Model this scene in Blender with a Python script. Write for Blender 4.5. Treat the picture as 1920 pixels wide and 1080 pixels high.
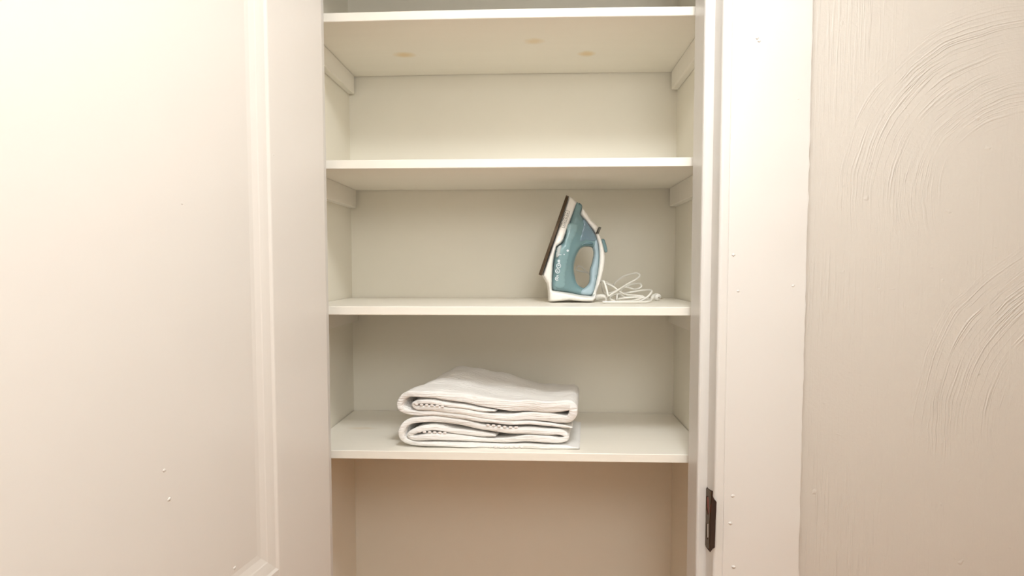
import bpy, bmesh, math, random
import numpy as np
from mathutils import Vector, Matrix
from mathutils.geometry import delaunay_2d_cdt

random.seed(7); np.random.seed(7)
for o in list(bpy.data.objects): bpy.data.objects.remove(o)
C = bpy.context.scene.collection
scene = bpy.context.scene

# ------------------------------------------------------------------ camera
FPX, CX, CY = 1150.0, 960.0, 563.0            # 1920x1080 frame
H = 1.46                                      # eye height above the floor
YAW, PITCH, ROLL = 0.0431, 0.0557, -0.0007
FW = Vector((-math.sin(YAW)*math.cos(PITCH), math.cos(YAW)*math.cos(PITCH), -math.sin(PITCH)))
R0 = Vector((math.cos(YAW), math.sin(YAW), 0)); U0 = R0.cross(FW)
RT = R0*math.cos(ROLL) + U0*math.sin(ROLL); UP = U0*math.cos(ROLL) - R0*math.sin(ROLL)
cam_d = bpy.data.cameras.new('camera'); cam = bpy.data.objects.new('camera', cam_d); C.objects.link(cam)
cam_d.sensor_width = 36; cam_d.lens = FPX/1920*36; cam_d.shift_y = (CY-540)/1920; cam_d.clip_start = 0.02
cam.matrix_world = Matrix(((RT.x, UP.x, -FW.x, 0), (RT.y, UP.y, -FW.y, 0), (RT.z, UP.z, -FW.z, H), (0, 0, 0, 1)))
scene.camera = cam

def ray(px, py): return FW + RT*((px-CX)/FPX) - UP*((py-CY)/FPX)
def aty(px, py, Y): r = ray(px, py); t = Y/r.y; return Vector((r.x*t, Y, r.z*t+H))
def atx(px, py, X): r = ray(px, py); t = X/r.x; return Vector((X, r.y*t, r.z*t+H))
def atz(px, py, Z): r = ray(px, py); t = (Z-H)/r.z; return Vector((r.x*t, r.y*t, Z))
def atplane(px, py, P0, N): r = ray(px, py); t = (P0-Vector((0, 0, H))).dot(N)/r.dot(N); return r*t+Vector((0, 0, H))

# ------------------------------------------------------------------ world, lights, exposure
w = bpy.data.worlds.new('world'); scene.world = w; w.use_nodes = True
w.node_tree.nodes['Background'].inputs[0].default_value = (0.9, 0.95, 1, 1)
w.node_tree.nodes['Background'].inputs[1].default_value = 0.6
CEIL = 2.46
FILL = (0.3, -0.15, 2.02)                         # unseen drum-shaped fill light, added above the viewer to brighten the closet
FILL_R, FILL_H, FILL_E, LAMP_COL = .24, .30, 3.7, (0.94, 0.975, 1.0)
FLUSH, FLUSH_R, FLUSH_E = (0.16, 0.52), .17, 17.0  # round flush light on the ceiling in front of the closet
vs = scene.view_settings
vs.view_transform = 'Standard'; vs.look = 'None'; vs.gamma = 1; vs.use_curve_mapping = False
vs.exposure = 1.34

# ------------------------------------------------------------------ materials
def srgb(r, g, b):
    f = lambda c: (c/255/12.92) if c <= 10 else ((c/255+0.055)/1.055)**2.4
    return (f(r), f(g), f(b), 1)
def mat(name, col, rough=0.5, metal=0.0, var=0.03, scale=(6, 6, 6), bump=0.0, bscale=200, bstretch=(1, 1, 1), coat=0.0, spec=0.5, trans=0.0):
    m = bpy.data.materials.new(name); m.use_nodes = True
    n, l = m.node_tree.nodes, m.node_tree.links; b = n['Principled BSDF']
    b.inputs['Roughness'].default_value = rough; b.inputs['Metallic'].default_value = metal
    b.inputs['Coat Weight'].default_value = coat; b.inputs['Specular IOR Level'].default_value = spec
    b.inputs['Transmission Weight'].default_value = trans
    tc = n.new('ShaderNodeTexCoord'); mp = n.new('ShaderNodeMapping'); mp.inputs['Scale'].default_value = scale
    nz = n.new('ShaderNodeTexNoise'); nz.inputs['Scale'].default_value = 1; nz.inputs['Detail'].default_value = 4
    l.new(tc.outputs['Object'], mp.inputs[0]); l.new(mp.outputs[0], nz.inputs[0])
    mx = n.new('ShaderNodeMix'); mx.data_type = 'RGBA'; mx.inputs[6].default_value = tuple(max(0, c*(1-var)) for c in col[:3])+(1,)
    mx.inputs[7].default_value = tuple(min(1, c*(1+var)) for c in col[:3])+(1,)
    l.new(nz.outputs[0], mx.inputs[0]); l.new(mx.outputs[2], b.inputs['Base Color'])
    m['_mix'] = mx.name
    if bump:
        mp2 = n.new('ShaderNodeMapping'); mp2.inputs['Scale'].default_value = bstretch
        nb = n.new('ShaderNodeTexNoise'); nb.inputs['Scale'].default_value = bscale; nb.inputs['Detail'].default_value = 3
        l.new(tc.outputs['Object'], mp2.inputs[0]); l.new(mp2.outputs[0], nb.inputs[0])
        bp = n.new('ShaderNodeBump'); bp.inputs['Strength'].default_value = bump; bp.inputs['Distance'].default_value = 0.001
        bp.name = 'bump'
        l.new(nb.outputs[0], bp.inputs['Height']); l.new(bp.outputs[0], b.inputs['Normal'])
    return m
M = {}
M['trim'] = mat('trim_paint', srgb(226, 221, 214), 0.33, bump=0.25, bscale=9, bstretch=(6, 6, 1), var=0.012)
M['door'] = mat('door_paint', srgb(224, 217, 208), 0.30, bump=0.2, bscale=30, bstretch=(1, 1, 0.6), var=0.012)
M['closet'] = mat('closet_wall_paint', srgb(242, 236, 221), 0.6, bump=0.25, bscale=60, bstretch=(1, 1, 1), var=0.02)
M['cleat'] = mat('cleat_paint', srgb(242, 236, 224), 0.45, bump=0.2, bscale=50, var=0.02)
M['ceiling'] = mat('ceiling_paint', srgb(244, 241, 235), 0.8)
M['hall'] = mat('hall_paint', srgb(238, 231, 218), 0.6)
M['floor'] = mat('floor_wood', srgb(198, 126, 48), 0.4, var=0.25, scale=(2, 14, 2))
M['towel'] = mat('towel_cloth', srgb(252, 249, 244), 0.9, bump=1.0, bscale=60, bstretch=(0.25, 5, 5), var=0.02, spec=0.1)
M['towel'].node_tree.nodes['bump'].inputs['Distance'].default_value = .004
M['hem'] = mat('towel_hem', srgb(240, 232, 226), 0.9, bump=0.6, bscale=400, var=0.03, spec=0.1)
M['stitch'] = mat('stitch_thread', srgb(120, 105, 90), 0.9, spec=0.1)
M['white_plastic'] = mat('white_plastic', srgb(244, 240, 232), 0.28, var=0.01)
M['cord'] = mat('cord_vinyl', srgb(240, 236, 226), 0.4, var=0.02)
M['teal'] = mat('teal_plastic', srgb(116, 147, 151), 0.15, var=0.06, scale=(25, 25, 12), coat=0.4)
M['teal_window'] = mat('teal_window_plastic', srgb(134, 166, 170), 0.12, var=0.05, coat=0.4)
M['teal_dark'] = mat('teal_dark_plastic', srgb(84, 118, 126), 0.2, var=0.05)
M['pale_blue'] = mat('pale_blue_grip', srgb(170, 192, 201), 0.4, var=0.03)
M['slate'] = mat('slate_blue_plastic', srgb(116, 142, 156), 0.2, var=0.05, coat=0.3)
M['mist'] = mat('pale_grey_window', srgb(184, 192, 190), 0.2, var=0.04, coat=0.3)
M['grey'] = mat('grey_plastic', srgb(120, 118, 108), 0.4)
M['sole'] = mat('sole_coating', srgb(82, 66, 48), 0.35, metal=0.5, var=0.1)
M['ink'] = mat('print_grey', srgb(110, 106, 98), 0.6)
M['print_white'] = mat('print_white', srgb(225, 235, 240), 0.5)
M['black'] = mat('black_plastic', srgb(40, 36, 32), 0.5)
M['rust'] = mat('old_strike_metal', srgb(92, 74, 50), 0.45, metal=0.7, var=0.5, scale=(90, 90, 60), bump=0.6, bscale=300)
M['mortise'] = mat('mortise_wood', srgb(62, 36, 22), 0.8, var=0.4, scale=(60, 60, 20))
M['copper'] = mat('rust_red_metal', srgb(140, 66, 40), 0.5, metal=0.4, var=0.3, scale=(80, 80, 80))
M['fill_glow'] = mat('fill_light_glow', srgb(250, 246, 238), 0.8)  # glowing surface of the added drum fill light
lb = M['fill_glow'].node_tree.nodes['Principled BSDF']
lb.inputs['Emission Color'].default_value = LAMP_COL+(1,); lb.inputs['Emission Strength'].default_value = FILL_E
M['flush_glass'] = mat('flush_lamp_glass', srgb(250, 246, 238), 0.4)
lb = M['flush_glass'].node_tree.nodes['Principled BSDF']
lb.inputs['Emission Color'].default_value = LAMP_COL+(1,); lb.inputs['Emission Strength'].default_value = FLUSH_E
M['brass'] = mat('lamp_metal', srgb(190, 180, 165), 0.3, metal=0.9)

def add_spots(m, spots, colour, strength=0.75):
    """wood knots / old stains: elliptical marks at fixed places on the board (generated in world metres)"""
    n, l = m.node_tree.nodes, m.node_tree.links; b = n['Principled BSDF']
    src = n[m['_mix']].outputs[2]
    tc = n.new('ShaderNodeTexCoord'); nz = n.new('ShaderNodeTexNoise'); nz.inputs['Scale'].default_value = 45
    l.new(tc.outputs['Object'], nz.inputs[0])
    add = n.new('ShaderNodeVectorMath'); add.operation = 'MULTIPLY_ADD'
    add.inputs[1].default_value = (0.012,)*3
    l.new(nz.outputs[1], add.inputs[0]); l.new(tc.outputs['Object'], add.inputs[2])
    for (p, rx, ry, k) in spots:
        mp = n.new('ShaderNodeMapping'); mp.vector_type = 'POINT'
        mp.inputs['Location'].default_value = (-(p.x+.006)/rx, -(p.y+.006)/ry, 0); mp.inputs['Scale'].default_value = (1/rx, 1/ry, 0)
        l.new(add.outputs[0], mp.inputs[0])
        ln = n.new('ShaderNodeVectorMath'); ln.operation = 'LENGTH'; l.new(mp.outputs[0], ln.inputs[0])
        mr = n.new('ShaderNodeMapRange'); mr.inputs[1].default_value = 1.15; mr.inputs[2].default_value = 0.35
        mr.inputs[3].default_value = 0; mr.inputs[4].default_value = strength*k; l.new(ln.outputs[1], mr.inputs[0])
        mx = n.new('ShaderNodeMix'); mx.data_type = 'RGBA'; mx.inputs[7].default_value = colour
        l.new(mr.outputs[0], mx.inputs[0]); l.new(src, mx.inputs[6]); src = mx.outputs[2]
    l.new(src, b.inputs['Base Color'])

def brushed_wall():
    """greige wall with thick brush and trowel marks under the paint"""
    m = mat('wall_paint_brushed', srgb(207, 199, 188), 0.5, var=0.015)
    n, l = m.node_tree.nodes, m.node_tree.links; b = n['Principled BSDF']
    tc = n.new('ShaderNodeTexCoord')
    def noise(vec, sc, det=3, rough=.5):
        t = n.new('ShaderNodeTexNoise'); t.inputs['Scale'].default_value = sc; t.inputs['Detail'].default_value = det
        t.inputs['Roughness'].default_value = rough; l.new(vec, t.inputs[0]); return t.outputs[0]
    def mapping(vec, scale, loc=(0, 0, 0)):
        t = n.new('ShaderNodeMapping'); t.inputs['Scale'].default_value = scale; t.inputs['Location'].default_value = loc
        l.new(vec, t.inputs[0]); return t.outputs[0]
    def math_(op, a, bb, c=None):
        t = n.new('ShaderNodeMath'); t.operation = op
        for i, v in enumerate((a, bb, c)):
            if v is None: continue
            if isinstance(v, (int, float)): t.inputs[i].default_value = v
            else: l.new(v, t.inputs[i])
        return t.outputs[0]
    def rng(v, a, bb, c, d):
        t = n.new('ShaderNodeMapRange'); l.new(v, t.inputs[0])
        for i, q in enumerate((a, bb, c, d)): t.inputs[i+1].default_value = q
        return t.outputs[0]
    obj = tc.outputs['Object']
    h = None
    # sweeping arcs: noise sampled along the radius about sweep centres on the wall
    c1, c2 = aty(1925, 370, 1.22), aty(2100, 800, 1.22)
    for (cx, cz, r0, r1, k) in ((c1.x, c1.z, .15, .40, .42), (c2.x, c2.z, .20, .43, .42)):
        v = mapping(obj, (1, 0, 1), (-cx, 0, -cz))
        ln = n.new('ShaderNodeVectorMath'); ln.operation = 'LENGTH'; l.new(v, ln.inputs[0])
        wob = noise(v, 7, 2)
        rad = math_('MULTIPLY_ADD', wob, .03, ln.outputs[1])
        cmb = n.new('ShaderNodeCombineXYZ'); l.new(rad, cmb.inputs[0])
        sl = math_('MULTIPLY', noise(v, 3.0, 1), .02); l.new(sl, cmb.inputs[1])
        line = noise(cmb.outputs[0], 200, 2, .6)
        line = rng(line, .5, .72, 0, 1)
        ring = math_('MULTIPLY', rng(rad, r0, r0+.06, 0, 1), rng(rad, r1-.06, r1, 1, 0))
        patch = rng(noise(v, 5.5, 2), .34, .54, .1, 1)
        sz = n.new('ShaderNodeSeparateXYZ'); l.new(v, sz.inputs[0])
        patch = math_('MULTIPLY', patch, rng(sz.outputs[2], -.10, .04, 0, 1))
        t = math_('MULTIPLY', math_('MULTIPLY', line, ring), math_('MULTIPLY', patch, k))
        h = t if h is None else math_('ADD', h, t)
    # upright brush strokes beside the casing
    vv = mapping(obj, (1, 0, .03))
    st = rng(noise(vv, 180, 2, .6), .48, .75, 0, 1)
    sx = n.new('ShaderNodeSeparateXYZ'); l.new(obj, sx.inputs[0])
    st = math_('MULTIPLY', st, rng(sx.outputs[0], .56, .72, .34, .08))
    st = math_('MULTIPLY', st, rng(noise(mapping(obj, (4, 0, 2.5)), 1.5, 2), .35, .6, .1, 1))
    h = math_('ADD', h, st)
    orange = math_('MULTIPLY', noise(obj, 170, 2), .16)
    lump = math_('MULTIPLY', rng(noise(obj, 45, 2), .70, .84, 0, 1), .35)
    h = math_('ADD', math_('ADD', h, orange), lump)
    bp = n.new('ShaderNodeBump'); bp.inputs['Strength'].default_value = 0.9; bp.inputs['Distance'].default_value = 0.0035
    l.new(h, bp.inputs['Height']); l.new(bp.outputs[0], b.inputs['Normal'])
    return m
M['wall'] = brushed_wall()

# ------------------------------------------------------------------ mesh helpers
def link(name, me, m, parent=None):
    o = bpy.data.objects.new(name, me); C.objects.link(o)
    if m is not None: me.materials.append(M[m] if isinstance(m, str) else m)
    if parent is not None: o.parent = parent
    return o
def from_bm(name, bm, m, parent=None, smooth=False):
    bmesh.ops.recalc_face_normals(bm, faces=bm.faces)
    me = bpy.data.meshes.new(name); bm.to_mesh(me); bm.free()
    if smooth:
        for p in me.polygons: p.use_smooth = True
    return link(name, me, m, parent)
def bevel_bm(bm, width, seg=2):
    if width > 0: bmesh.ops.bevel(bm, geom=list(bm.edges), offset=width, segments=seg, profile=0.6, affect='EDGES')
def box_bm(bm, a, b, mtx=None):
    vs_ = [bm.verts.new(Vector(((a[0], b[0])[i], (a[1], b[1])[j], (a[2], b[2])[k]))) for i in (0, 1) for j in (0, 1) for k in (0, 1)]
    for q in ((0, 1, 3, 2), (4, 6, 7, 5), (0, 4, 5, 1), (2, 3, 7, 6), (0, 2, 6, 4), (1, 5, 7, 3)): bm.faces.new([vs_[i] for i in q])
    if mtx is not None:
        for v in vs_: v.co = mtx @ v.co
    return vs_
def box(name, a, b, m, parent=None, bev=0.0, mtx=None, kind=None):
    bm = bmesh.new(); box_bm(bm, a, b)
    bevel_bm(bm, bev)
    if mtx is not None: bmesh.ops.transform(bm, matrix=mtx, verts=bm.verts)
    o = from_bm(name, bm, m, parent, smooth=False)
    if kind: o['kind'] = kind
    return o
def prism(name, pts, axis_a, axis_b, m, parent=None, smooth=False, kind=None):
    """pts: list of 3D functions' section points at end a and end b (two matching loops)"""
    bm = bmesh.new(); n = len(pts)
    A = [bm.verts.new(axis_a(p)) for p in pts]; B = [bm.verts.new(axis_b(p)) for p in pts]
    for i in range(n): bm.faces.new((A[i], A[(i+1) % n], B[(i+1) % n], B[i]))
    bm.faces.new(A); bm.faces.new(B)
    o = from_bm(name, bm, m, parent, smooth)
    if kind: o['kind'] = kind
    return o
def empty(name, loc):
    o = bpy.data.objects.new(name, None); C.objects.link(o); o.location = loc; o.empty_display_size = .05; return o
def under(o, parent):          # parent keeping world coordinates (meshes are modelled in world metres)
    o.parent = parent; o.matrix_parent_inverse = Matrix.Translation(-Vector(parent.location)); return o
def tag(o, label, cat, group=None):
    o['label'] = label; o['category'] = cat
    if group: o['group'] = group
    return o
def catmull(pts, n=12, closed=False):
    P = [Vector(p) for p in pts]; out = []
    N = len(P); rngi = range(N if closed else N-1)
    for i in rngi:
        if closed: a, b, c, d = P[(i-1) % N], P[i], P[(i+1) % N], P[(i+2) % N]
        else: a, b, c, d = P[max(i-1, 0)], P[i], P[i+1], P[min(i+2, N-1)]
        for k in range(n):
            t = k/n
            out.append(0.5*((2*b)+(c-a)*t+(2*a-5*b+4*c-d)*t*t+(3*b-a-3*c+d)*t**3))
    if not closed: out.append(P[-1])
    return out
def tube(name, path, r, m, parent=None, sides=8):
    bm = bmesh.new(); rings = []; nrm = None
    for i, p in enumerate(path):
        t = (path[min(i+1, len(path)-1)]-path[max(i-1, 0)]).normalized()
        if nrm is None: nrm = t.orthogonal().normalized()
        nrm = (nrm-t*nrm.dot(t)).normalized(); bn = t.cross(nrm)
        rr = r(i/(len(path)-1)) if callable(r) else r
        rings.append([bm.verts.new(p+(nrm*math.cos(a)+bn*math.sin(a))*rr) for a in [2*math.pi*k/sides for k in range(sides)]])
    for A, B in zip(rings, rings[1:]):
        for k in range(sides): bm.faces.new((A[k], A[(k+1) % sides], B[(k+1) % sides], B[k]))
    bm.faces.new(rings[0]); bm.faces.new(rings[-1])
    return from_bm(name, bm, m, parent, smooth=True)

# ------------------------------------------------------------------ key measures (metres; x right, y into the closet)
YF, D = 1.357, 0.388; YB = YF+D                  # shelf fronts, closet back wall
XL, XR = -0.5365, 0.3829                         # closet side walls
YW = 1.220                                       # hall face of the wall, casing stands proud of it
YIN = 1.330                                      # closet face of the same wall
YC = 1.200                                       # casing face
RX, LX = 0.347, -0.485                           # rebate faces of the jamb
SRX, SLX = 0.327, -0.462                         # faces of the door stop
HEAD = 2.20                                      # underside of the head stop
T = 0.0193
SZ = [H+0.5337, H+0.2154, H-0.1094, H-0.438]     # undersides of the four shelves
HX0, HX1, HY0 = -1.75, 2.0, -.85               # the narrow hall around the camera

# ------------------------------------------------------------------ room shell
box('floor', (HX0-.1, HY0-.1, -.06), (HX1+.1, YB+.1, 0), 'floor', kind='structure')
box('ceiling', (HX0-.1, HY0-.1, CEIL), (HX1+.1, YB+.1, CEIL+.06), 'ceiling', kind='structure')
box('wall_back', (XL-.1, YB, 0), (XR+.1, YB+.08, CEIL), 'closet', kind='structure')
box('wall_left', (XL-.08, YIN, 0), (XL, YB, CEIL), 'closet', kind='structure')
box('wall_right', (XR, YIN, 0), (XR+.08, YB, CEIL), 'closet', kind='structure')
bm = bmesh.new()
for a, b in (((HX0-.1, YW, 0), (LX-.018, YIN, CEIL)), ((RX+.018, YW, 0), (HX1+.1, YIN, CEIL)), ((LX-.018, YW, HEAD+.043), (RX+.018, YIN, CEIL))): box_bm(bm, a, b)
from_bm('wall_front', bm, 'wall')['kind'] = 'structure'
box('wall_hall_left', (HX0-.1, HY0, 0), (HX0, YW, CEIL), 'hall', kind='structure')
box('wall_hall_right', (HX1, HY0, 0), (HX1+.1, YW, CEIL), 'hall', kind='structure')
box('wall_hall_rear', (HX0-.1, HY0-.1, 0), (HX1+.1, HY0, CEIL), 'hall', kind='structure')

# door jambs (rebate board + stop) and casings
def jamb(name, s):
    rx, sx = (RX, SRX) if s > 0 else (LX, SLX)
    rb = .006
    sec = [(rx+.018*s, YC+.0014), (rx+.0165*s, YC+.0006)]+[(rx+s*rb*(1-math.cos(a)), YC+.0005+rb*(1-math.sin(a))) for a in [math.pi/2*(1-k/5) for k in range(6)]]
    sec += [(rx, YC+.053), (sx+.005*s, YC+.053), (sx+.0015*s, YC+.0545), (sx, YC+.058), (sx, YIN), (rx+.018*s, YIN)]
    return prism(name, sec, lambda p: Vector((p[0], p[1], 0)), lambda p: Vector((p[0], p[1], HEAD+.043)), 'trim', kind='structure')
jr = jamb('trim_1', 1); jl = jamb('trim_2', -1)
sec = [(YC+.014, HEAD+.043), (YC+.014, HEAD+.023), (YC+.053, HEAD+.023), (YC+.053, HEAD), (YIN, HEAD), (YIN, HEAD+.043)]
prism('trim_3', sec, lambda p: Vector((LX, p[0], p[1])), lambda p: Vector((RX, p[0], p[1])), 'trim', kind='structure')
def casing(name, s):
    rnd = random.Random(5 if s > 0 else 9)
    x0 = (RX if s > 0 else LX)+.018*s; x1 = .5135 if s > 0 else -.648
    rr = .0014
    prof = [(x0, YW)] + [(x0+s*rr*(1-math.cos(a)), YC+rr*.75*(1-math.sin(a))+.0) for a in [math.pi/2*k/6 for k in range(7)]]
    prof += [(x1-.003*s, YC), (x1-.0006*s, YC+.001), (x1, YC+.004), (x1, YW)]
    bm = bmesh.new(); loops = []; N = 150; top = HEAD+.16
    for i in range(N+1):
        z = top*i/N; j = rnd.gauss(0, .0004)+(.0014 if rnd.random() < .05 else 0)
        loops.append([bm.verts.new((x+(j*s if k >= len(prof)-3 else 0), y, z)) for k, (x, y) in enumerate(prof)])
    for A, B in zip(loops, loops[1:]):
        for k in range(len(prof)-1): bm.faces.new((A[k], A[k+1], B[k+1], B[k]))
    bm.faces.new(loops[0]); bm.faces.new(loops[-1])
    o = from_bm(name, bm, 'trim', smooth=False); o['kind'] = 'structure'
    for p in o.data.polygons: p.use_smooth = True
    o.data.set_sharp_from_angle(angle=math.radians(50))
    return o
cr = casing('trim_4', 1); cl = casing('trim_5', -1)
box('trim_6', (-.648, YC, HEAD+.16), (.5135, YW, HEAD+.30), 'trim', bev=.003, kind='structure')
box('baseboard_right', (.516, YC+.004, 0), (HX1, YW, .13), 'trim', bev=.003, kind='structure')
box('baseboard_left', (HX0, YC+.004, 0), (-.651, YW, .13), 'trim', bev=.003, kind='structure')

def paint_blob(parent, P, N, r, up=(0, 0, 1)):
    """old nail head or drip under the paint"""
    bm = bmesh.new(); bmesh.ops.create_icosphere(bm, subdivisions=2, radius=1)
    N = Vector(N).normalized(); U = Vector(up); S = N.cross(U).normalized()
    for v in bm.verts:
        k = 1+.35*math.sin(v.co.x*5+P.x*90)*math.cos(v.co.y*4+P.z*70)
        v.co = P+S*v.co.x*r*k+U*v.co.y*r*.8*k+N*v.co.z*r*.35
    o = from_bm('paint_blob', bm, parent.data.materials[0] if parent.type == 'MESH' else 'door', smooth=True)
    if parent.type == 'MESH': o.parent = parent
    return o
for (px, py, r) in ((1419, 71, .0035), (1423, 77, .0028), (1497, 185, .002), (1375, 478, .0035), (1384, 546, .0028), (1487, 536, .003), (1374, 930, .0035), (1369, 981, .004), (1375, 1063, .004)):
    paint_blob(cr, aty(px, py, YC), (0, -1, 0), r)

# strike plate let into the rebate of the right jamb, paint chipped round it
def quad(o, px): return [atx(x, y, o) for x, y in px]
zq = lambda pts: [(1300+a/7.2, 890+b/7.2) for a, b in pts]
def flat_on_jamb(name, pts, thick, m, parent, hole_list=(), out=0.0):
    P = [atx(px, py, RX) for px, py in zq(pts)]
    ring = [Vector((p.y, p.z)) for p in P]; allv = list(ring); faces = [list(range(len(ring)))]
    for hl in hole_list:
        q = [atx(px, py, RX) for px, py in zq(hl)]; faces.append(list(range(len(allv), len(allv)+len(q)))); allv += [Vector((p.y, p.z)) for p in q]
    r = delaunay_2d_cdt(allv, [], faces, 2 if hole_list else 1, 1e-7)
    bm = bmesh.new(); vs_ = [bm.verts.new((RX-out, v.x, v.y)) for v in r[0]]
    fs = [bm.faces.new([vs_[i] for i in f]) for f in r[2]]
    ex = bmesh.ops.extrude_face_region(bm, geom=fs)
    for g in ex['geom']:
        if isinstance(g, bmesh.types.BMVert): g.co.x -= thick
    return from_bm(name, bm, m, parent)
outl = [(157, 212), (175, 150), (205, 188), (240, 210), (267, 222), (262, 290), (285, 330), (316, 368), (311, 500), (303, 620), (300, 750), (296, 850), (292, 985), (262, 1000), (230, 1045), (200, 1010), (163, 960), (166, 780), (172, 600), (164, 400), (154, 320)]
flat_on_jamb('mortise_recess', outl, .0006, 'mortise', jr, out=.0002)
plate = [(172, 205), (185, 180), (225, 205), (252, 232), (250, 330), (240, 470), (232, 640), (228, 850), (228, 1000), (200, 990), (172, 950), (174, 780), (180, 600), (176, 400), (170, 300)]
h1 = [(188, 290), (215, 285), (225, 340), (228, 440), (224, 530), (205, 545), (188, 480)]
h2 = [(190, 660), (220, 655), (222, 760), (220, 850), (205, 880), (188, 840)]
sp = flat_on_jamb('strike_plate', plate, .0014, 'rust', jr, (h1, h2), out=.0008); sp['label'] = 'rusty brown strike plate with two slots'
flat_on_jamb('latch_slot', [(196, 300), (240, 310), (246, 420), (240, 510), (215, 530), (200, 430)], .0008, 'copper', jr, out=.0008)
flat_on_jamb('keeper_edge', [(158, 212), (175, 168), (183, 215), (182, 330), (168, 370), (155, 318)], .0022, 'brass', jr, out=.0008)
flat_on_jamb('bolt_slot', [(194, 665), (214, 660), (214, 850), (196, 850)], .0007, 'brass', jr, out=.0008)

# ------------------------------------------------------------------ the open door, hinged on the left jamb
VPX = 1185
dr = ray(VPX, 499); DA = math.atan2(dr.x, dr.y)             # angle between the door leaf and the closet's depth
HP = Vector((-0.4165, 1.190, 0))                            # hinge edge of the visible face
DU = Vector((-math.sin(DA), -math.cos(DA), 0)); DN = Vector((math.cos(DA), -math.sin(DA), 0))
def door_uz(px, py): p = atplane(px, py, HP, DN); return (p-HP).dot(DU), p.z
DW, DT, DZ0, DZ1 = .832, .044, .012, HEAD+.018
u_st = door_uz(511, 540)[0]; u_ml = door_uz(482, 540)[0]; MW = u_ml-u_st
z_lock = door_uz(536, 1056)[1]
DM = Matrix(((DU.x, DN.x, 0, HP.x), (DU.y, DN.y, 0, HP.y), (0, 0, 1, 0), (0, 0, 0, 1)))   # local: u, n, z
door = empty('door_1', (HP.x, HP.y, 0)); door['kind'] = 'structure'
door['label'] = 'cream painted panelled closet door standing open on its left hinges'
def dpart(name, a, b, m='door', bev=.002):
    return under(box(name, a, b, m, bev=bev, mtx=DM), door)
FS = .115; zt = DZ1-u_st; zb1 = z_lock; zb0 = z_lock-.20; zlow = .26
dpart('stile', (0, -DT, DZ0), (u_st, 0, DZ1), bev=.003); dpart('stile', (DW-FS, -DT, DZ0), (DW, 0, DZ1), bev=.003)
for a, b in ((zt, DZ1), (zb0, zb1), (DZ0, zlow)): dpart('rail', (u_st, -DT, a), (DW-FS, 0, b), bev=.0005)
prof = [(0, 0.0), (.05, -.0014), (.10, -.0026), (.30, -.0042), (.50, -.0062), (.55, -.0072), (.80, -.0104), (1.0, -.0115)]
for a, b in ((zb1, zt), (zlow, zb0)):
    dpart('panel', (u_st+.004, -DT+.0115, a+.004), (DW-FS-.004, -.0115, b-.004), bev=0)
    u0, u1 = u_st, DW-FS
    for (P0, P1, I) in (((u0, a), (u0, b), 1), ((u1, b), (u1, a), 1), ((u1, a), (u0, a), 1), ((u0, b), (u1, b), 1)):
        p0, p1 = Vector(P0), Vector(P1); d = (p1-p0).normalized(); inn = Vector((d.y, -d.x))
        if (Vector(((u0+u1)/2, (a+b)/2))-p0).dot(inn) < 0: inn = -inn
        bm = bmesh.new(); A, B = [], []
        for q, dep in prof+[(1.0, -.014), (0, -.014)]:
            for lst, base, sg in ((A, p0, 1), (B, p1, -1)):
                pt = base+inn*q*MW+d*sg*q*MW
                lst.append(bm.verts.new(DM @ Vector((pt.x, dep, pt.y))))
        n = len(A)
        for i in range(n): bm.faces.new((A[i], A[(i+1) % n], B[(i+1) % n], B[i]))
        bm.faces.new(A); bm.faces.new(B)
        under(from_bm('panel_molding', bm, 'door'), door)
for (px, py, r) in ((308, 882, .0028), (317, 936, .0032), (341, 382, .0018), (513, 290, .0018), (440, 1065, .003)):
    p = atplane(px, py, HP-DN*(.0115 if px < 480 else 0), DN)
    under(paint_blob(door, p, DN, r), door)
for z in (.25, 1.1, 1.88):                                 # butt hinges between leaf and jamb
    hp = Vector((LX+.012, YC-.006, z)); hg = tube('hinge', [hp-Vector((0, 0, .045)), hp+Vector((0, 0, .045))], .006, 'door', sides=10); under(hg, door)

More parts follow.
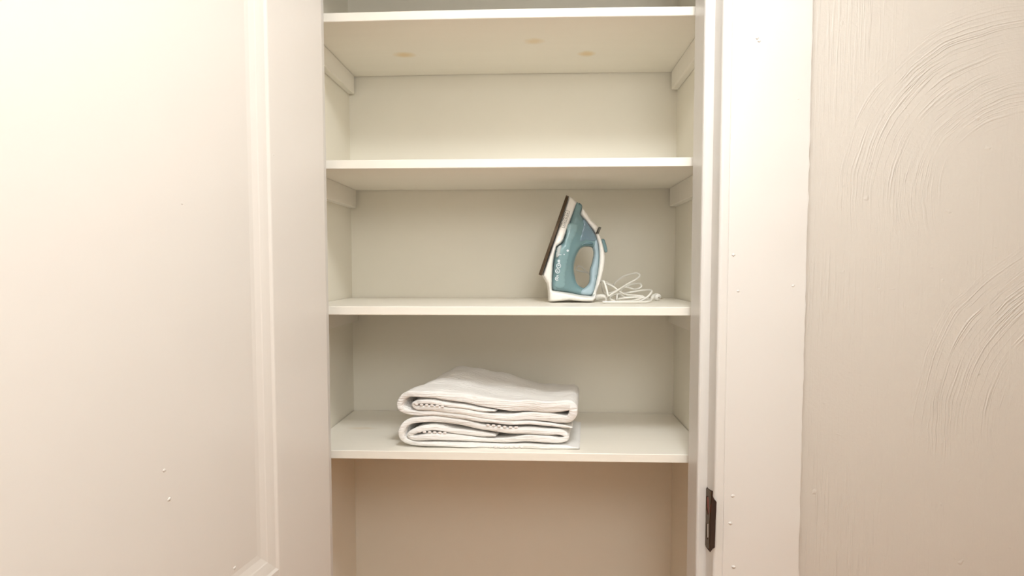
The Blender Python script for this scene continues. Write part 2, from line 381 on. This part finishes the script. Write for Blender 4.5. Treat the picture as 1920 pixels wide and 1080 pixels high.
# ------------------------------------------------------------------ shelves and cleats
knot = srgb(226, 205, 160)
names = ['top', 'second', 'third', 'lowest']
shelf_lab = ['white painted pine shelf with faint knots underneath, highest in the closet',
             'empty white painted closet shelf directly above the steam iron',
             'white painted closet shelf that carries the steam iron and cord',
             'white painted closet shelf that carries the two folded towels']
for i, z in enumerate(SZ):
    m = mat('shelf_paint_'+names[i], srgb(250, 244, 231), 0.42, bump=0.3, bscale=14, bstretch=(.6, 9, 9), var=0.02, scale=(3, 30, 30))
    if i == 0: add_spots(m, [(atz(px, py, z), rx, .021, k) for px, py, rx, k in ((758, 104, .027, 1), (1001, 79, .025, .7), (1100, 102, .022, 1))], srgb(238, 212, 160))
    if i == 3: add_spots(m, [(atz(680, 803, z+T), .04, .012, .5), (atz(790, 779, z+T), .06, .02, .5)], srgb(222, 200, 160))
    bm = bmesh.new(); N = 24; loops = []
    for k in range(N+1):
        x = XL+.002+(XR-XL-.004)*k/N
        sag = (-.0022*math.sin(math.pi*k/N) if i in (0,) else 0)*-1
        e = .0012
        loops.append([bm.verts.new((x, y, zz+sag)) for y, zz in ((YF, z+e), (YF+e, z), (YB-.003, z), (YB-.003, z+T), (YF+e, z+T), (YF, z+T-e))])
    for A, B in zip(loops, loops[1:]):
        for q in range(6): bm.faces.new((A[q], A[(q+1) % 6], B[(q+1) % 6], B[q]))
    bm.faces.new(loops[0]); bm.faces.new(loops[-1])
    o = from_bm('closet_shelf', bm, m)
    tag(o, shelf_lab[i], 'shelf', 'closet shelves')
    hgt = (.051, .051, .047, .012)[i]
    bev = (0.004, .002, .001, .001)[i]
    for s in (-1, 1):
        x0, x1 = (XL, XL+.0195) if s < 0 else (XR-.0195, XR)
        c = box('shelf_cleat', (x0, YF+(.03 if i < 3 else .06), z-hgt), (x1, YB-.012, z), 'cleat', bev=bev)
        side = 'left' if s < 0 else 'right'
        tag(c, {0: 'white painted wooden cleat on the %s closet wall under the highest shelf',
                1: 'white painted wooden cleat on the %s closet wall under the shelf above the iron',
                2: 'white painted wooden cleat on the %s closet wall under the shelf holding the iron',
                3: 'thin white cleat on the %s closet wall under the shelf holding the towels'}[i] % side, 'cleat', 'shelf cleats')

# ------------------------------------------------------------------ added drum fill light, then the hall's flush ceiling lamp
root = empty('lamp_or_fill', (FILL[0], FILL[1], CEIL-.0005)); tag(root, 'added white drum-shaped fill light, unseen above the viewer', 'ceiling lamp')
bm = bmesh.new(); bmesh.ops.create_cone(bm, cap_ends=True, segments=32, radius1=.06, radius2=.06, depth=.025, matrix=Matrix.Translation((0, 0, -.0125)))
from_bm('fill_canopy', bm, 'brass', root)
bm = bmesh.new(); bmesh.ops.create_cone(bm, cap_ends=True, segments=12, radius1=.008, radius2=.008, depth=CEIL-FILL[2]-FILL_H/2, matrix=Matrix.Translation((0, 0, -(CEIL-FILL[2]-FILL_H/2)/2)))
from_bm('fill_stem', bm, 'brass', root)
bm = bmesh.new(); bmesh.ops.create_cone(bm, cap_ends=True, segments=40, radius1=FILL_R, radius2=FILL_R, depth=FILL_H, matrix=Matrix.Translation((0, 0, FILL[2]-CEIL)))
from_bm('fill_drum', bm, 'fill_glow', root)

root = empty('lamp_or_fill', (FLUSH[0], FLUSH[1], CEIL-.0005)); tag(root, 'round white glass flush lamp on the hall ceiling in front of the closet', 'ceiling lamp')
bm = bmesh.new(); bmesh.ops.create_cone(bm, cap_ends=True, segments=40, radius1=FLUSH_R+.012, radius2=FLUSH_R+.012, depth=.025, matrix=Matrix.Translation((0, 0, -.0125)))
from_bm('rim', bm, 'brass', root)
bm = bmesh.new(); bmesh.ops.create_uvsphere(bm, u_segments=28, v_segments=14, radius=FLUSH_R)
bmesh.ops.delete(bm, geom=[v for v in bm.verts if v.co.z > .001], context='VERTS')
for v in bm.verts: v.co.z = v.co.z*.4-.025
from_bm('glass_dome', bm, 'flush_glass', root, smooth=True)

# ------------------------------------------------------------------ pillow solids for the iron
def seg_dist(P, loops):
    d = np.full(len(P), 1e9)
    for L in loops:
        A = np.array(L); B = np.roll(A, -1, axis=0)
        for a, b in zip(A, B):
            ab = b-a; t = np.clip(((P-a)@ab)/max(ab@ab, 1e-12), 0, 1)
            d = np.minimum(d, np.linalg.norm(P-(a+t[:, None]*ab), axis=1))
    return d
def inside(P, L):
    A = np.array(L); B = np.roll(A, -1, axis=0); r = np.zeros(len(P), bool)
    for a, b in zip(A, B):
        c = ((a[1] > P[:, 1]) != (b[1] > P[:, 1])); 
        with np.errstate(divide='ignore', invalid='ignore'): xx = (b[0]-a[0])*(P[:, 1]-a[1])/(b[1]-a[1])+a[0]
        r ^= c & (P[:, 0] < xx)
    return r
def resample(L, step):
    out = []
    for a, b in zip(L, L[1:]+L[:1]):
        a, b = Vector(a), Vector(b); n = max(1, int((b-a).length/step))
        out += [tuple(a+(b-a)*k/n) for k in range(n)]
    return out
def pillow(name, outline, hw, r, m, parent, y0, holes=(), grid=.0045, smooth_loop=True, both=True):
    loops = []
    for L in (outline,)+tuple(holes):
        P = [Vector((p[0], p[1], 0)) for p in L]
        if smooth_loop: L2 = [(v.x, v.y) for v in catmull(P, 4, True)]
        else: L2 = resample([(v.x, v.y) for v in P], grid)
        loops.append(L2)
    nb = sum(len(L) for L in loops)
    pts = [p for L in loops for p in L]
    faces, k = [], 0
    for L in loops: faces.append(list(range(k, k+len(L)))); k += len(L)
    cand = []
    for L in loops:
        A = np.array(L); t = np.roll(A, -1, axis=0)-np.roll(A, 1, axis=0); t /= np.linalg.norm(t, axis=1)[:, None]+1e-12
        nn = np.stack([-t[:, 1], t[:, 0]], 1)
        for dlt in (.06*r, .22*r, .55*r, r):
            for sg in (-1, 1):
                q = A+nn*sg*dlt; ok = inside(q, loops[0])
                for h_ in loops[1:]: ok &= ~inside(q, h_)
                ok &= seg_dist(q, loops) > dlt*.93
                cand.append(q[ok])
    A = np.array(loops[0]); mn, mx_ = A.min(0), A.max(0)
    gx, gz = np.meshgrid(np.arange(mn[0], mx_[0], grid), np.arange(mn[1], mx_[1], grid)); q = np.stack([gx.ravel(), gz.ravel()], 1)
    ok = inside(q, loops[0])
    for h_ in loops[1:]: ok &= ~inside(q, h_)
    q = q[ok]; q = q[seg_dist(q, loops) > r*1.15]; cand.append(q)
    cand = np.concatenate(cand); allp = pts+[tuple(c) for c in cand]
    R = delaunay_2d_cdt([Vector(p) for p in allp], [], faces, 2 if holes else 1, 1e-7)
    P = np.array([(v.x, v.y) for v in R[0]]); d = seg_dist(P, loops)
    prof_ = np.sqrt(np.clip(1-(1-np.clip(d/r, 0, 1))**2, 0, 1)); prof_[d < 1e-6] = 0
    W = np.array([hw(p) for p in P])*prof_
    bm = bmesh.new(); F = [bm.verts.new((p[0], y0-wv, p[1])) for p, wv in zip(P, W)]
    Bk = [F[i] if d[i] < 1e-6 else bm.verts.new((P[i][0], y0+W[i], P[i][1])) for i in range(len(P))]
    for f in R[2]:
        try: bm.faces.new([F[i] for i in f])
        except ValueError: pass
        try: bm.faces.new([Bk[i] for i in reversed(f)])
        except ValueError: pass
    return from_bm(name, bm, m, parent, smooth=True)

# ------------------------------------------------------------------ steam iron standing on its heel
YI, YS = 1.548, 1.508                                      # middle plane and near flank of the iron
Z3 = SZ[2]+T
def zi(a, b):                                              # traced at the flank's distance
    p = aty(980+a/4.155, 340+b/4.155, YS); return (p.x, p.z)
base_fix = Z3+.0006-zi(400, 949)[1]
def I(*pts): return [(zi(a, b)[0], zi(a, b)[1]+base_fix) for a, b in pts]
iron = empty('steam_iron', (zi(400, 948)[0], YI, Z3))
tag(iron, 'teal and white steam iron standing upright on its heel', 'iron')
tip, heel = np.array(I((366, 106))[0]), np.array(I((146, 738))[0])
SL = np.linalg.norm(heel-tip); SD = (heel-tip)/SL; SN = np.array((-SD[1], SD[0]))
if SN[0] < 0: SN = -SN
def Ts(s): s = min(max(s, 0), 1); return min(1.0, 1.02*(1-(1-s)**2.2)**.72+.06)
def sh(p): v = np.array(p)-tip; return (v@SD)/SL, v@SN
HWB = .049
def hw_skirt(p): s, h = sh(p); return HWB*Ts(s)
def hw_tank(p):
    s, h = sh(p); k = min(max((h-.02)/.075, 0), 1); k = k*k*(3-2*k)
    return min(.975*HWB*Ts(s), HWB*Ts(s)*(1-k)+.017*k)
def ip(name, pts, hw, r, m, **k): return under(pillow(name, I(*pts), hw, r, m, None, YI, **k), iron)
# sole plate
bm = bmesh.new(); N = 40; top_, bot_ = [], []
ss = [i/N for i in range(N+1)]
ring = [(s, HWB*1.01*Ts(s)*(1 if s > 0 else 0)) for s in ss]+[(s, -HWB*1.01*Ts(s)) for s in reversed(ss[1:])]
for off, lst, kk in ((.0, top_, 1), (-.0072, bot_, .97)):
    for s, w_ in ring:
        q = tip+SD*SL*s+SN*off; lst.append(bm.verts.new((q[0], YI+w_*kk, q[1])))
n = len(ring)
for i in range(n): bm.faces.new((top_[i], top_[(i+1) % n], bot_[(i+1) % n], bot_[i]))
bm.faces.new(top_); bm.faces.new(bot_)
under(from_bm('soleplate', bm, 'sole'), iron)
ip('housing', ((368, 104), (398, 124), (432, 152), (407, 225), (374, 318), (337, 420), (320, 468), (302, 492), (268, 515), (252, 580), (241, 650), (235, 750), (233, 850), (340, 870), (455, 893), (545, 901), (584, 868), (572, 915), (557, 947), (500, 948), (440, 945), (360, 935), (295, 944), (240, 949), (201, 949), (198, 870), (188, 805), (166, 765), (149, 740), (225, 515), (300, 300)), hw_skirt, .006, 'white_plastic', smooth_loop=False)
tank_o = ((428, 156), (447, 166), (470, 182), (472, 205), (460, 255), (505, 318), (577, 414), (600, 490), (608, 560), (606, 660), (584, 800), (550, 897), (455, 897), (340, 875), (229, 853), (231, 720), (247, 570), (262, 512), (296, 488), (315, 462), (367, 318), (400, 225))
hole = ((500, 512), (550, 518), (562, 565), (549, 640), (531, 700), (527, 790), (490, 836), (455, 826), (425, 787), (408, 690), (420, 610), (445, 550), (470, 522))
ip('water_tank', tank_o, hw_tank, .010, 'teal', holes=(I(*hole),))
ip('tank_window', ((352, 332), (442, 334), (425, 420), (395, 480), (372, 580), (352, 700), (338, 830), (248, 838), (246, 740), (262, 585), (285, 530), (315, 490), (335, 420)), lambda p: hw_tank(p)+.0012, .004, 'teal_window')
ip('spray_housing', ((478, 285), (540, 360), (577, 416), (586, 462), (556, 476), (505, 470), (455, 482), (438, 462), (458, 380)), lambda p: hw_tank(p)+.0011, .004, 'slate')
ip('level_window', ((266, 522), (306, 497), (299, 545), (286, 590), (256, 604)), lambda p: hw_tank(p)+.0022, .002, 'mist')
def hw_grip(p): return .0185
ip('grip', ((577, 424), (598, 490), (604, 560), (600, 660), (578, 800), (546, 893), (456, 891), (459, 852), (492, 837), (528, 792), (533, 700), (551, 640), (563, 562), (554, 515), (562, 470)), lambda p: max(.0195, hw_tank(p)+.001), .006, 'pale_blue')
ip('handle_shell', ((549, 903), (575, 805), (600, 660), (604, 560), (596, 490), (575, 416), (607, 408), (628, 458), (648, 540), (654, 600), (645, 690), (620, 790), (592, 858), (572, 905)), lambda p: .0215, .009, 'white_plastic')
ip('nose_cover', ((470, 198), (512, 245), (546, 300), (605, 352), (580, 412), (503, 320), (449, 258)), lambda p: .0205, .008, 'white_plastic', smooth_loop=False)
ip('steam_lever', ((579, 412), (603, 411), (626, 356), (607, 350)), lambda p: .014, .004, 'grey', smooth_loop=False)
ip('spray_button', ((616, 455), (645, 447), (662, 482), (675, 545), (656, 557), (640, 535), (627, 490)), lambda p: .011, .005, 'teal')
ip('spray_nozzle', ((447, 160), (468, 174), (474, 198), (455, 214), (446, 190)), lambda p: .008, .004, 'teal_dark')
ip('switch', ((641, 560), (654, 566), (652, 582), (644, 574)), lambda p: .008, .003, 'black')
ip('temperature_dial', ((452, 500), (470, 480), (520, 470), (560, 480), (552, 500), (500, 498), (460, 515)), lambda p: .024, .005, 'teal_dark')
# printed marks follow the flank
def print_mesh(name, verts2, faces, m, hw, lift=.0007):
    me = bpy.data.meshes.new(name); me.from_pydata([(p[0], YI-hw(p)-lift, p[1]) for p in verts2], [], faces)
    return under(link(name, me, m), iron)
def text_on(name, body, origin, dirx, height, m, hw, length=None):
    cu = bpy.data.curves.new(name, 'FONT'); cu.body = body; cu.size = 1; cu.align_x = 'CENTER'; cu.align_y = 'CENTER'
    to = bpy.data.objects.new(name, cu); C.objects.link(to)
    dg = bpy.context.evaluated_depsgraph_get(); me = bpy.data.meshes.new_from_object(to.evaluated_get(dg)); bpy.data.objects.remove(to)
    V = np.array([(v.co.x, v.co.y) for v in me.vertices]); wd = np.ptp(V[:, 0]); sx = height if not length else length/wd
    dx = np.array(dirx); dy = np.array((-dx[1], dx[0])); o = np.array(origin)
    pts = [o+dx*v[0]*sx+dy*v[1]*height for v in V]
    fs = [tuple(p.vertices) for p in me.polygons]; bpy.data.meshes.remove(me)
    return print_mesh(name, pts, fs, m, hw)
UPD = -SD                                                   # reading direction: up along the sole
mid = np.array(I((328, 296))[0]); RD = np.array((-UPD[1], UPD[0]))
text_on('printed_name', 'BLACK+\nDECKER', mid, UPD, .0058, 'ink', hw_skirt, length=.036)
bl, bw = .0215, .0062
for a, b in (((-bl, -bw), (bl, -bw)), ((-bl, bw), (bl, bw)), ((-bl, -bw), (-bl, bw)), ((bl, -bw), (bl, bw))):
    A_, B_ = (mid+UPD*q[0]+RD*q[1] for q in (a, b)); d_ = (B_-A_)/np.linalg.norm(B_-A_); n_ = np.array((-d_[1], d_[0]))*.00035
    vv, ff = [], []
    for k in range(7):
        q = A_+(B_-A_)*k/6; vv += [q-n_, q+n_]
        if k: ff.append((2*k-2, 2*k-1, 2*k+1, 2*k))
    print_mesh('printed_border', vv, ff, 'ink', hw_skirt)
def ring_print(cx_, cy_, r0, r1, m='print_white', n=20, a0=0, a1=2*math.pi):
    c = np.array(I((cx_, cy_))[0]); k_ = .000316; vv, ff = [], []
    for k in range(n+1):
        a = a0+(a1-a0)*k/n
        for rr in (r0, r1): vv.append(c+np.array((math.cos(a), math.sin(a)))*rr*k_)
        if k: ff.append((2*k-2, 2*k-1, 2*k+1, 2*k))
    print_mesh('printed_symbol', vv, ff, m, lambda p: hw_tank(p)+.0018)
for cx_, cy_ in ((279, 663), (271, 703)): ring_print(cx_, cy_, 14, 19)
ring_print(281, 625, 2, 10); ring_print(267, 762, 11, 16, a0=.4, a1=5.6); ring_print(267, 762, 1, 6)
ring_print(279, 663, 2, 8, a0=0, a1=3.5); ring_print(271, 703, 3, 8, a0=2, a1=6); ring_print(284, 640, 2, 6); ring_print(271, 735, 2, 9, a0=3.3, a1=6.1)
ring_print(350, 545, 1, 9); ring_print(322, 575, 1, 5)
c0 = [I(p)[0] for p in ((272, 577), (300, 575), (300, 580), (272, 582))]; print_mesh('printed_symbol', c0, [(0, 1, 2, 3)], 'print_white', lambda p: hw_tank(p)+.0026)

# cord with strain relief, gathered beside the heel, and its plug
def zc(a, b, Y, m=.0035): p = aty(1100+a/12.706, 500+b/12.706, Y); p.z = max(p.z, Z3+m); return p
relief = [zc(235, 730, 1.56, .009), zc(330, 715, 1.55, .009), zc(420, 715, 1.54, .008), zc(480, 740, 1.53, .007)]
under(tube('strain_relief', catmull(relief, 14), lambda t: (.0066-.0022*t)*(1+.16*(1 if int(t*22) % 2 else -1)), 'cord', sides=12), iron)
cpts = [(480, 740, 1.53), (440, 830, 1.50), (390, 880, 1.485), (480, 900, 1.482), (700, 905, 1.482), (1000, 915, 1.485), (1250, 900, 1.49), (1440, 880, 1.50), (1530, 800, 1.52),
        (1400, 740, 1.54), (1100, 730, 1.55), (800, 760, 1.55), (640, 800, 1.53), (760, 855, 1.50), (1000, 868, 1.498), (1230, 850, 1.50), (1420, 740, 1.515), (1545, 610, 1.53), (1510, 562, 1.56), (1300, 570, 1.59), (1050, 610, 1.60),
        (850, 640, 1.59), (640, 680, 1.57), (560, 760, 1.53), (680, 830, 1.51), (880, 850, 1.51), (1150, 800, 1.53), (1350, 720, 1.55), (1200, 690, 1.56), (950, 665, 1.55), (780, 590, 1.54), (640, 480, 1.55), (480, 410, 1.57),
        (300, 350, 1.60), (60, 160, 1.615), (-60, 125, 1.625), (-190, 100, 1.63), (-250, 60, 1.64), (-150, -10, 1.66), (150, 250, 1.67), (450, 360, 1.67), (620, 440, 1.66), (700, 360, 1.65), (900, 225, 1.64), (1170, 155, 1.63), (1265, 210, 1.62), (1180, 300, 1.60), (950, 430, 1.57), (760, 550, 1.53), (600, 650, 1.51),
        (520, 690, 1.51), (480, 560, 1.52), (440, 420, 1.525), (400, 345, 1.53), (370, 450, 1.55), (420, 620, 1.58), (600, 620, 1.61), (900, 490, 1.63), (1150, 540, 1.63), (1300, 480, 1.63), (1250, 400, 1.64), (1000, 450, 1.65), (800, 600, 1.64), (900, 720, 1.62), (1200, 740, 1.61), (1450, 780, 1.60), (1560, 790, 1.60)]
under(tube('cord', catmull([zc(*p) for p in cpts], 8), .0025, 'cord', sides=8), iron)
tie = [zc(745+25*math.cos(a), 755+95*math.sin(a), 1.53+.03*math.cos(a)) for a in [k*2*math.pi/16 for k in range(17)]]
under(tube('cord_tie', catmull(tie, 3), .0022, 'cord', sides=6), iron)
pp = [zc(1540, 800, 1.60, .006), zc(1590, 740, 1.60, .01), zc(1640, 720, 1.60, .0105), zc(1680, 760, 1.595, .0105), zc(1700, 815, 1.59, .0098)]
plug = under(tube('plug', catmull(pp, 8), lambda t: .0030+.0062*math.sin(min(1, t*1.25)*math.pi*.62), 'cord', sides=12), iron)
e = pp[-1]
for dy in (-.0045, .0045):
    pr = tube('prong', [e+Vector((0, dy, 0)), e+Vector((.011, dy, -.004))], .0012, 'brass', sides=6); pr.parent = plug

# ------------------------------------------------------------------ folded towels
Z4 = SZ[3]+T
YT = 1.385; TDEP = .235
def zt_(a, b): p = aty(720+a/4.923, 670+b/4.923, YT); return Vector((p.x, 0, p.z))
# section of each fold: x, y along the cloth's middle and its thickness
top_path = [(1028, 500, 28), (860, 482, 32), (650, 448, 36), (430, 408, 42), (330, 404, 40), (278, 418, 36), (266, 440, 36), (300, 462, 45), (430, 466, 55), (650, 495, 55), (860, 530, 55), (1040, 552, 55), (1300, 555, 72), (1500, 556, 84), (1620, 574, 84), (1700, 570, 70), (1742, 520, 78), (1742, 455, 88), (1706, 438, 98), (1600, 458, 112),
            (1400, 460, 112), (1100, 442, 100), (800, 396, 84), (500, 346, 66), (300, 330, 58), (195, 355, 56), (142, 420, 58), (148, 480, 56), (215, 510, 50), (330, 515, 48), (500, 521, 46), (700, 550, 46), (860, 575, 44), (1040, 594, 36), (1300, 612, 34), (1500, 622, 34), (1620, 641, 30), (1740, 650, 24)]
bot_path = [(1028, 728, 48), (860, 715, 48), (650, 688, 46), (480, 652, 56), (350, 655, 56), (262, 688, 52), (232, 720, 50), (275, 742, 50), (400, 731, 64), (600, 740, 62), (860, 766, 42), (1040, 772, 42), (1300, 753, 64), (1500, 756, 64), (1620, 770, 50), (1688, 745, 50), (1640, 702, 52), (1500, 690, 58), (1300, 682, 60),
            (1040, 666, 50), (860, 640, 54), (650, 595, 58), (450, 572, 58), (300, 577, 56), (202, 612, 56), (158, 680, 58), (168, 750, 56), (240, 788, 50), (400, 797, 44), (650, 808, 44), (900, 819, 44), (1100, 822, 46), (1300, 823, 46), (1500, 826, 44), (1650, 830, 36), (1805, 838, 22)]
def towel(name, label, path, hemspots, seed):
    rnd = random.Random(3)                    # both towels settle into the same waves
    ctr = catmull([zt_(a, b) for a, b, c in path], 5); PXM = YT/FPX/4.923
    ths = [max(v.x, .002) for v in catmull([Vector((c*PXM*.98, 0, 0)) for a, b, c in path], 5)]
    n = len(ctr); L, Rr = [], []
    for i, p in enumerate(ctr):
        t = (ctr[min(i+1, n-1)]-ctr[max(i-1, 0)]).normalized(); nn = Vector((-t.z, 0, t.x))
        L.append((p, nn)); 
    x_lo, x_hi = zt_(110, 0).x, zt_(1785, 0).x
    zs = [p.z for p in ctr]; zlo, zhi = min(zs), max(zs)
    NY = 26
    ph = [rnd.uniform(0, 6.28) for _ in range(6)]
    def place(p, off, nn, v):
        q = p+nn*off
        y = v*TDEP
        fx = (q.x-x_lo)/(x_hi-x_lo)
        # the stack is skewed: the far edge lies further right and is narrower
        X = q.x + v*((1-fx)*.082+fx*.020)
        topness = min(max((q.z-Z4)/.13, 0), 1)
        dz = v*np.interp(fx, (0, .2, .5, .72, 1), (.013, .017, .015, -.001, -.015))*topness**1.5
        wob = .0012*math.sin(q.x*38+ph[0]+v*5)+.0009*math.sin(q.x*85+ph[1]-v*9)+.0008*math.sin(v*22+q.x*14+ph[2])
        Z = q.z+dz+wob*(.3+topness)*min(1, (q.z-Z4)/.012)
        yw = .0035*math.sin(q.x*24+ph[3]+q.z*60)+.0018*math.sin(q.x*70+ph[4])
        return Vector((X, YT+y+yw*(1-v), max(Z, Z4+.0008)))
    bm = bmesh.new(); loops = []
    vlist = [0, .006, .018, .035]+[.035+.93*(k/NY) for k in range(1, NY+1)]+[.985, 1.0]
    for v in vlist:
        edge = min(v, 1-v)*TDEP
        loop = []
        tap = lambda i: min(1, .45+.55*min(i, n-1-i)/4)
        def half(i):
            rd = min(.5*ths[i], .0048)
            return .5*ths[i]*tap(i)-rd*.55*(1-math.sqrt(max(0, 1-(1-min(edge/rd, 1))**2)))
        for i in range(n): loop.append(bm.verts.new(place(L[i][0], half(i), L[i][1], v)))
        for i in reversed(range(n)): loop.append(bm.verts.new(place(L[i][0], -half(i), L[i][1], v)))
        loops.append(loop)
    N2 = 2*n
    for A, B in zip(loops, loops[1:]):
        for i in range(N2): bm.faces.new((A[i], A[(i+1) % N2], B[(i+1) % N2], B[i]))
    for lp in (loops[0], loops[-1]):
        for i in range(n-1): bm.faces.new((lp[i], lp[i+1], lp[N2-2-i], lp[N2-1-i]))
    root = empty(name, (zt_(950, 0).x, YT+TDEP/2, Z4)); tag(root, label, 'towel', 'folded white towels')
    under(from_bm('cloth', bm, 'towel', smooth=True), root)
    # overcast hem stitches: small scallops on the front edge
    for (a0, b0, a1, b1, cnt) in hemspots:
        bm = bmesh.new()
        for k in range(cnt):
            t = k/max(cnt-1, 1); p = zt_(a0+(a1-a0)*t, b0+(b1-b0)*t)
            q = place(p, 0, Vector((0, 0, 1)), 0); q.z = max(q.z, Z4+.0034)
            mt = Matrix.Translation(q+Vector((0, -.0006, 0))) @ Matrix.Diagonal((.0046, .0016, .0028, 1))
            bmesh.ops.create_icosphere(bm, subdivisions=2, radius=1, matrix=mt)
        under(from_bm('hem_scallops', bm, 'hem', smooth=True), root)
    return root
towel('folded_towel', 'folded white cotton towel lying on top of the other towel', top_path, [(300, 424, 540, 446, 6)], 3)
towel('folded_towel', 'folded white cotton towel at the bottom of the pair, flat on the shelf', bot_path, [(330, 676, 560, 698, 6), (960, 624, 1220, 642, 6), (980, 836, 1270, 842, 7)], 8)
